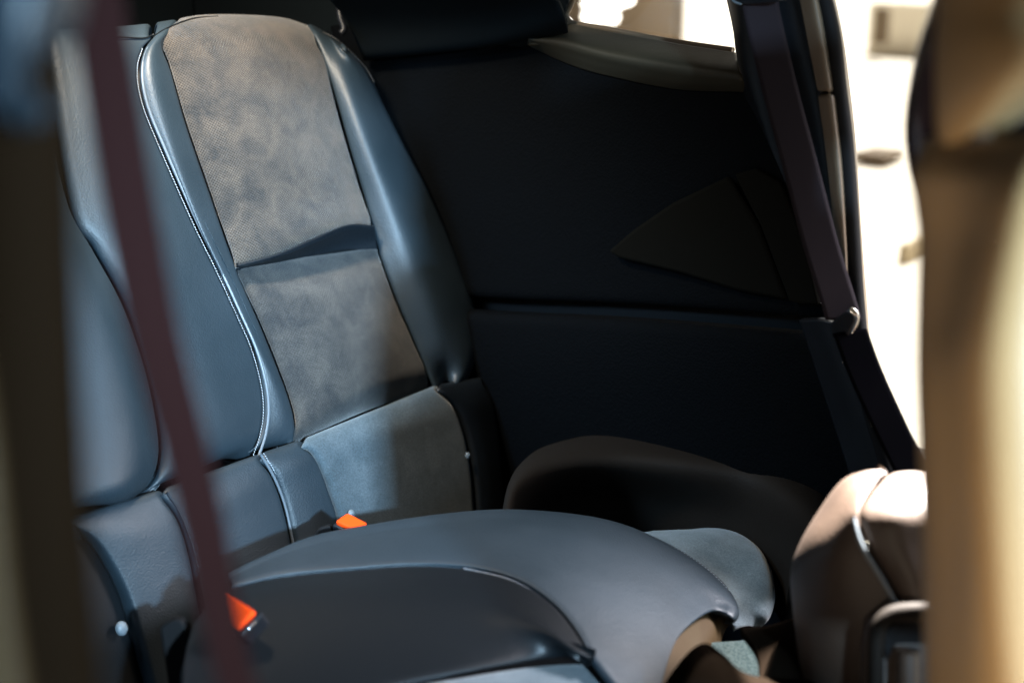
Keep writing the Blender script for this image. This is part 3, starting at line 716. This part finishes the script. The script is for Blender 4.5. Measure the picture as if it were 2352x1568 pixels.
# ================================================================ buckles
buck = thing('seat_belt_buckle', 'large orange red release buckle in front, by the black cushion bolster', 'buckle', at(545, 1410, 1.60), 'seat belt buckles of the rear bench')
def buckle_parts(root, o, e1, e2, L, wd, th):
    """e1 along the button slope, e2 across, e3 out of the button face"""
    e1 = e1.normalized(); e3 = e1.cross(e2).normalized(); e2 = e3.cross(e1).normalized()
    if e3.dot(CAM-o) < 0: e3 = -e3
    def rr(cx, w2, l1, l0, z):
        pts = []
        for (sx, sy) in ((l0, -w2), (l1, -w2*0.92), (l1, w2*0.92), (l0, w2)):
            pts.append(o+e1*sx+e2*sy+e3*z)
        return pts
    b_ = prism('buckle_body', rr(0, wd*0.62, L*0.62, -L*0.62, -0.003), e3*-th, 'plastic', root, 0.004, segs=4)
    r_ = prism('release_button', rr(0, wd*0.46, L*0.50, -L*0.50, 0.003), e3*-0.010, 'red', root, 0.003, segs=4)
    s_ = prism('buckle_stalk', [o+e1*(L*0.1)+e2*(wd*0.35*s)+e3*-th*zz for s, zz in ((-1, 0.4), (1, 0.4), (1, 1.0), (-1, 1.0))], (-Z*0.10+X*-0.02), 'rubber', root, 0.003)
    g_ = prism('slot_plate', [o+e1*(L*0.56)+e2*(wd*0.2*s)+e3*(0.0+q) for s, q in ((-1, -0.012), (1, -0.012), (1, -0.004), (-1, -0.004))], e1*0.003, 'metal', root, 0.0005)
o1 = at(536, 1402, 1.60)
buckle_parts(buck, o1, at(583, 1432, 1.575)-at(492, 1370, 1.62), at(500, 1424, 1.59)-at(560, 1372, 1.60), 0.052, 0.030, 0.024)
buck2 = thing('seat_belt_buckle', 'small orange red release buckle farther back, half hidden behind the hump', 'buckle', at(810, 1200, 1.99), 'seat belt buckles of the rear bench')
buckle_parts(buck2, at(808, 1201, 1.96), at(840, 1216, 1.95)-at(780, 1186, 1.98), at(790, 1215, 1.95)-at(825, 1190, 1.97), 0.040, 0.026, 0.022)
def pad(label, ring, d, dv, group):
    t = prism('belt_buckle_sleeve', [at(x, y, d) for x, y in ring], dv, 'rubber', None, 0.005, origin=at(ring[0][0], ring[0][1], d), segs=4)
    tag(t, label, 'buckle sleeve', group)
pad('tall black rubber buckle sleeve standing left of the large orange button', [(366, 1446), (372, 1434), (400, 1421), (416, 1422), (428, 1440), (446, 1500), (470, 1640), (395, 1640), (378, 1520)], 1.66, AX_F*0.022, 'black buckle sleeves')
pad('short black rubber buckle sleeve left of the small far button', [(722, 1226), (730, 1215), (752, 1205), (762, 1208), (768, 1250), (724, 1260)], 1.98, AX_F*0.02, 'black buckle sleeves')

# ================================================================ seat belts
sb = thing('seat_belt', 'blurred maroon seat belt hanging in front of the near side of the bench', 'seat belt', at(540, 1560, 0.95))
strap('webbing', D([(205, -120), (232, 60), (262, 250), (300, 480), (350, 740), (408, 960), (462, 1180), (505, 1400), (560, 1640)], 0.78), [AX_R*1.0, AX_R*0.95+AX_F*0.1, AX_R*0.65+AX_F*0.75, AX_R*0.45+AX_F*0.9], 0.029, 'belt_red', sb, n=120)
sb2 = thing('seat_belt', 'dark plum seat belt running down the far door pillar to a shiny latch', 'seat belt', at(1960, 740, 1.9))
uw = W([(1735, -60), (1750, 30), (1790, 200), (1838, 380), (1885, 560), (1925, 690), (1938, 735)], YP-0.10)
strap('webbing', uw, AX_R, 0.0475, 'belt_dark', sb2, n=100)
lw_ = W([(1952, 760, 0.0), (1985, 850, -0.01), (2030, 950, -0.02), (2085, 1065, -0.03), (2130, 1160, -0.04)], YP-0.12)
strap('webbing', lw_, [AX_R*1.0+AX_U*0.15, AX_R*1.0+AX_U*0.1, AX_R+AX_U*0.0], 0.044, 'strap_black', sb2, n=60, label='black lower length of the belt')
prism('latch_plate', W([(1906, 742), (1940, 716), (1962, 716), (1966, 735), (1950, 770), (1925, 785), (1910, 778)], YP-0.125), Y*0.012, 'plastic', sb2, 0.003)
tube('latch_ring', W([(1955, 712), (1966, 716), (1971, 728), (1966, 748), (1957, 763)], YP-0.13), 0.0013, 'metal', sb2, n=40)
lt = W([(1961, 715)], YP-0.135)[0]
prism('latch_tip', [lt+AX_R*0.006*math.cos(a)+AX_U*(0.0045*math.sin(a)-0.003*math.cos(a)) for a in [k*math.pi/6 for k in range(12)]], AX_F*0.004, 'metal', sb2, 0.001)
tube('anchor_wire', W([(1934, 782), (1935, 810), (1936, 832)], YP-0.10), 0.0008, 'metal', sb2, n=20)
gd = prism('belt_guide', W([(1672, -60), (1690, 4), (1705, 12), (1790, 4), (1800, -60)], YP-0.125), Y*0.02, 'plastic', sb2, 0.004)
tube('guide_ring', W([(1676, -8), (1686, 4), (1702, 10)], YP-0.13), 0.0012, 'stud', sb2, n=20)
# hook on the rear pillar trim
hk = thing('belt_hook', 'small dark hook on the trim behind the top of the far backrest', 'hook', at(785, 50, 2.38))
tube('hook', D([(770, -20), (778, 10), (782, 40), (790, 66), (782, 78)], 2.38), 0.006, 'plastic', hk, n=30)
tube('rivet', D([(781, 18), (784, 22)], 2.365), 0.0028, 'stud', hk, n=6)

# ================================================================ front seats
fs = thing('front_seat', 'brown leather far front seat with sunlit top and silver piping', 'front seat', at(2050, 1600, 1.55))
T0 = [(2040, 1095), (2000, 1108), (1950, 1135), (1895, 1210), (1850, 1290), (1835, 1350), (1845, 1450), (1862, 1568), (1872, 1700)]
T1 = [(2034, 1078), (1980, 1083), (1930, 1106), (1878, 1175), (1838, 1245), (1818, 1310), (1822, 1390), (1842, 1568), (1852, 1700)]
T2 = [(2035, 1080), (2005, 1092), (1960, 1130), (1925, 1190), (1900, 1260), (1895, 1340), (1905, 1420), (1925, 1568), (1935, 1700)]
T3 = [(2036, 1082), (2010, 1110), (1985, 1140), (1968, 1185), (1988, 1250), (2030, 1320), (2068, 1385), (2085, 1440), (2090, 1560), (2095, 1700)]
bl_ = loft('backrest', [D(T0, 1.74), [at(p[0], p[1], d) for p, d in zip(T1, (1.615, 1.62, 1.63, 1.64, 1.64, 1.64, 1.64, 1.64, 1.64))], [at(p[0], p[1], d) for p, d in zip(T2, (1.605, 1.59, 1.575, 1.565, 1.56, 1.56, 1.56, 1.56, 1.56))], [at(p[0], p[1], d) for p, d in zip(T3, (1.60, 1.575, 1.555, 1.54, 1.53, 1.525, 1.52, 1.515, 1.51, 1.50))]],
     'brown_leather', fs, nu=50, nv=90, dive={'r': (0.003, 0.010)}, label='side panel of the backrest')
T4 = [(2038, 1082), (2080, 1072), (2140, 1076), (2300, 1090)]
loft('backrest', [[at(p[0], p[1], d) for p, d in zip(T3[:7], (1.60, 1.575, 1.555, 1.54, 1.53, 1.525, 1.52))],
                  [at(p[0], p[1], d) for *p, d in ((2075, 1073, 1.60), (2060, 1110, 1.56), (2052, 1150, 1.535), (2050, 1190, 1.52), (2062, 1250, 1.515), (2090, 1320, 1.51), (2110, 1385, 1.51))],
                  [at(p[0], p[1], d) for *p, d in ((2130, 1074, 1.60), (2130, 1110, 1.56), (2130, 1150, 1.535), (2130, 1190, 1.52), (2130, 1250, 1.515), (2140, 1320, 1.51), (2150, 1385, 1.51))],
                  [at(p[0], p[1], d) for *p, d in ((2330, 1090, 1.60), (2330, 1120, 1.56), (2330, 1150, 1.535), (2330, 1190, 1.52), (2330, 1250, 1.515), (2330, 1320, 1.51), (2330, 1385, 1.51))]],
     'brown_leather', fs, nu=50, nv=60, dive={'l': (0.010, 0.012), 't': (0.01, 0.02)}, label='back panel of the backrest')
tube('piping', [at(p[0]-9, p[1]+2, d-0.004) for p, d in zip(T3[3:7], (1.54, 1.53, 1.525, 1.52))], 0.0026, 'piping', fs, n=60)
rec = thing('x', '', 'x', (0, 0, 0)); bpy.data.objects.remove(rec)
hb = prism('handle_bezel', [at(x, y, 1.515) for x, y in ((1985, 1700), (1988, 1480), (1996, 1430), (2015, 1400), (2050, 1388), (2200, 1385), (2300, 1700))], AX_F*0.03, 'brown_leather', fs, 0.010, segs=6)
tube('handle', [at(x, y, 1.497) for x, y in ((2012, 1700), (2012, 1500), (2018, 1440), (2040, 1412), (2080, 1402), (2160, 1400), (2300, 1400))], 0.0085, 'mound', fs, n=60)
prism('handle_recess', [at(x, y, 1.506) for x, y in ((2028, 1455), (2050, 1430), (2250, 1430), (2250, 1475), (2060, 1478), (2035, 1520))], AX_F*0.004, 'rubber', fs, 0.002)
tube('handle_post', [at(x, y, 1.495) for x, y in ((2085, 1490), (2085, 1560), (2090, 1700))], 0.012, 'brown_leather', fs, n=20)

ns = thing('front_seat', 'out of focus tan near front seat with dark glossy headrest edge filling the right side', 'front seat', at(2300, 1600, 0.95))
NSL = [(2128, 320), (2098, 400), (2103, 470), (2112, 550), (2108, 700), (2105, 850), (2112, 1050), (2120, 1250), (2124, 1450), (2130, 1700)]
loft('backrest', [[at(p[0]+26, p[1], 1.22) for p in NSL], [at(p[0]+3, p[1], 1.12) for p in NSL], [at(p[0]+4, p[1], 1.02) for p in NSL], [at(p[0]+o, p[1], 0.93) for p, o in zip(NSL, (130, 110, 100, 90, 70, 50, 60, 70, 70, 70))], [at(x, p[1]-20, 0.80) for p, x in zip(NSL, (2420, 2370, 2335, 2315, 2285, 2265, 2268, 2280, 2295, 2320))], [at(p[0]+400, p[1]-60, 0.80) for p in NSL], [at(p[0]+620, p[1]-90, 0.88) for p in NSL], [at(p[0]+1000, p[1]-60, 0.98) for p in NSL], [at(p[0]+1500, p[1]-60, 1.06) for p in NSL]],
     'tan', ns, nu=70, nv=60, label='blurred tan backrest')
# headrest: glossy shell in the gap, tan pad nearer
HS = [(2165, -80), (2140, 0), (2105, 110), (2086, 200), (2076, 290), (2082, 370), (2100, 450)]
loft('headrest_shell', [[at(p[0]+24, p[1], 1.30) for p in HS], [at(p[0], p[1], 1.24) for p in HS], [at(p[0]+26, p[1], 1.18) for p in HS], [at(p[0]+80, p[1], 1.16) for p in HS]], 'shell', ns, nu=30, nv=50)
def hp(dx, ye, d, x0=2150, b=0):
    return [at(x0+dx+k, y, d+q) for y, k, q in ((-330, 20, 0.02), (-150, 10, 0), (0, 0, 0), (ye*0.35, -8, -0.01), (ye*0.7, -6, -0.01), (ye*0.92, 10, 0.02), (ye, 26, 0.07))]
loft('headrest', [hp(40, 430, 1.12), hp(8, 420, 1.04), hp(20, 400, 0.98), hp(135, 300, 0.90), hp(300, 190, 0.84), hp(430, 120, 0.82), hp(680, 40, 0.86), hp(1100, 40, 0.97)], 'tan', ns, nu=50, nv=50, label='blurred tan headrest')
loft('seat_shell', [[at(2160, 200, 1.10), at(2150, 420, 1.10), at(2150, 700, 1.12)], [at(2400, -50, 0.98), at(2400, 300, 0.97), at(2400, 700, 1.0)], [at(3000, -100, 1.04), at(3000, 300, 1.03), at(3200, 700, 1.05)]], 'rubber', ns, nu=16, nv=16)
tube('headrest_post', [at(x, y, 0.95) for x, y in ((2300, 60), (2270, 200), (2245, 340), (2230, 480))], 0.007, 'metal', ns, n=30)

# ================================================================ outside, seen through the openings
def blob(name, px, py, d, wpx, hpx, m, label, catg):
    c = at(px, py, d); k = d/F_PX
    o = box(name, c, X, Y, Z, wpx*k, 0.3, hpx*k, m, None, 0.05, origin=c)
    tag(o, label, catg); return o
ow = box('wall', (-7.0, 6.06, 1.6), X, Y, Z, 6.0, 0.1, 3.6, 'brown_out', None, 0.01, origin=(-7.0, 6.06, -0.15))
tag(ow, 'blurred brown garden wall outside the quarter window', 'wall', kind='thing')
blob('bench', 2018, 357, 8.2, 84, 24, 'bench_brown', 'low brown bench far outside the open far door', 'bench')
bd = blob('building', 2110, 70, 14.0, 230, 128, 'wall_out', 'pale building far off beside the near headrest', 'building')
ORG[bd.name] = bd.location.copy()
box('door', at(2024, 60, 13.6), X, Y, Z, 0.13, 0.1, 0.34, 'brown_out', bd, 0.01)
blob('bollard', 2106, 572, 6.0, 22, 52, 'tan_out', 'small tan bollard on the pale ground by the near backrest edge', 'bollard')
lc = at(1385, 20, 6.6)  # glowing spheres added to imitate a sun glint
lg = thing('glint_cluster', 'cluster of glowing white beads added for a sun glint, seen through the quarter window', 'glints', lc)
for px, py, r in ((1372, 6, 20), (1392, 20, 20), (1408, 40, 14), (1350, 38, 12), (1362, 44, 10), (1420, 4, 16), (1385, 44, 9), (1345, 10, 7), (1440, -6, 18)):
    c = at(px, py, 6.6); rr = r*6.6/F_PX
    vs, fs_ = [], []
    for a in range(9):
        for b in range(12):
            th, ph = math.pi*a/8, 2*math.pi*b/12
            vs.append(c+Vector((math.sin(th)*math.cos(ph), math.sin(th)*math.sin(ph), math.cos(th)))*rr)
    for a in range(8):
        for b in range(12): fs_.append((a*12+b, a*12+(b+1) % 12, (a+1)*12+(b+1) % 12, (a+1)*12+b))
    mesh('glint_bead', vs, fs_, 'glint_glow', lg)
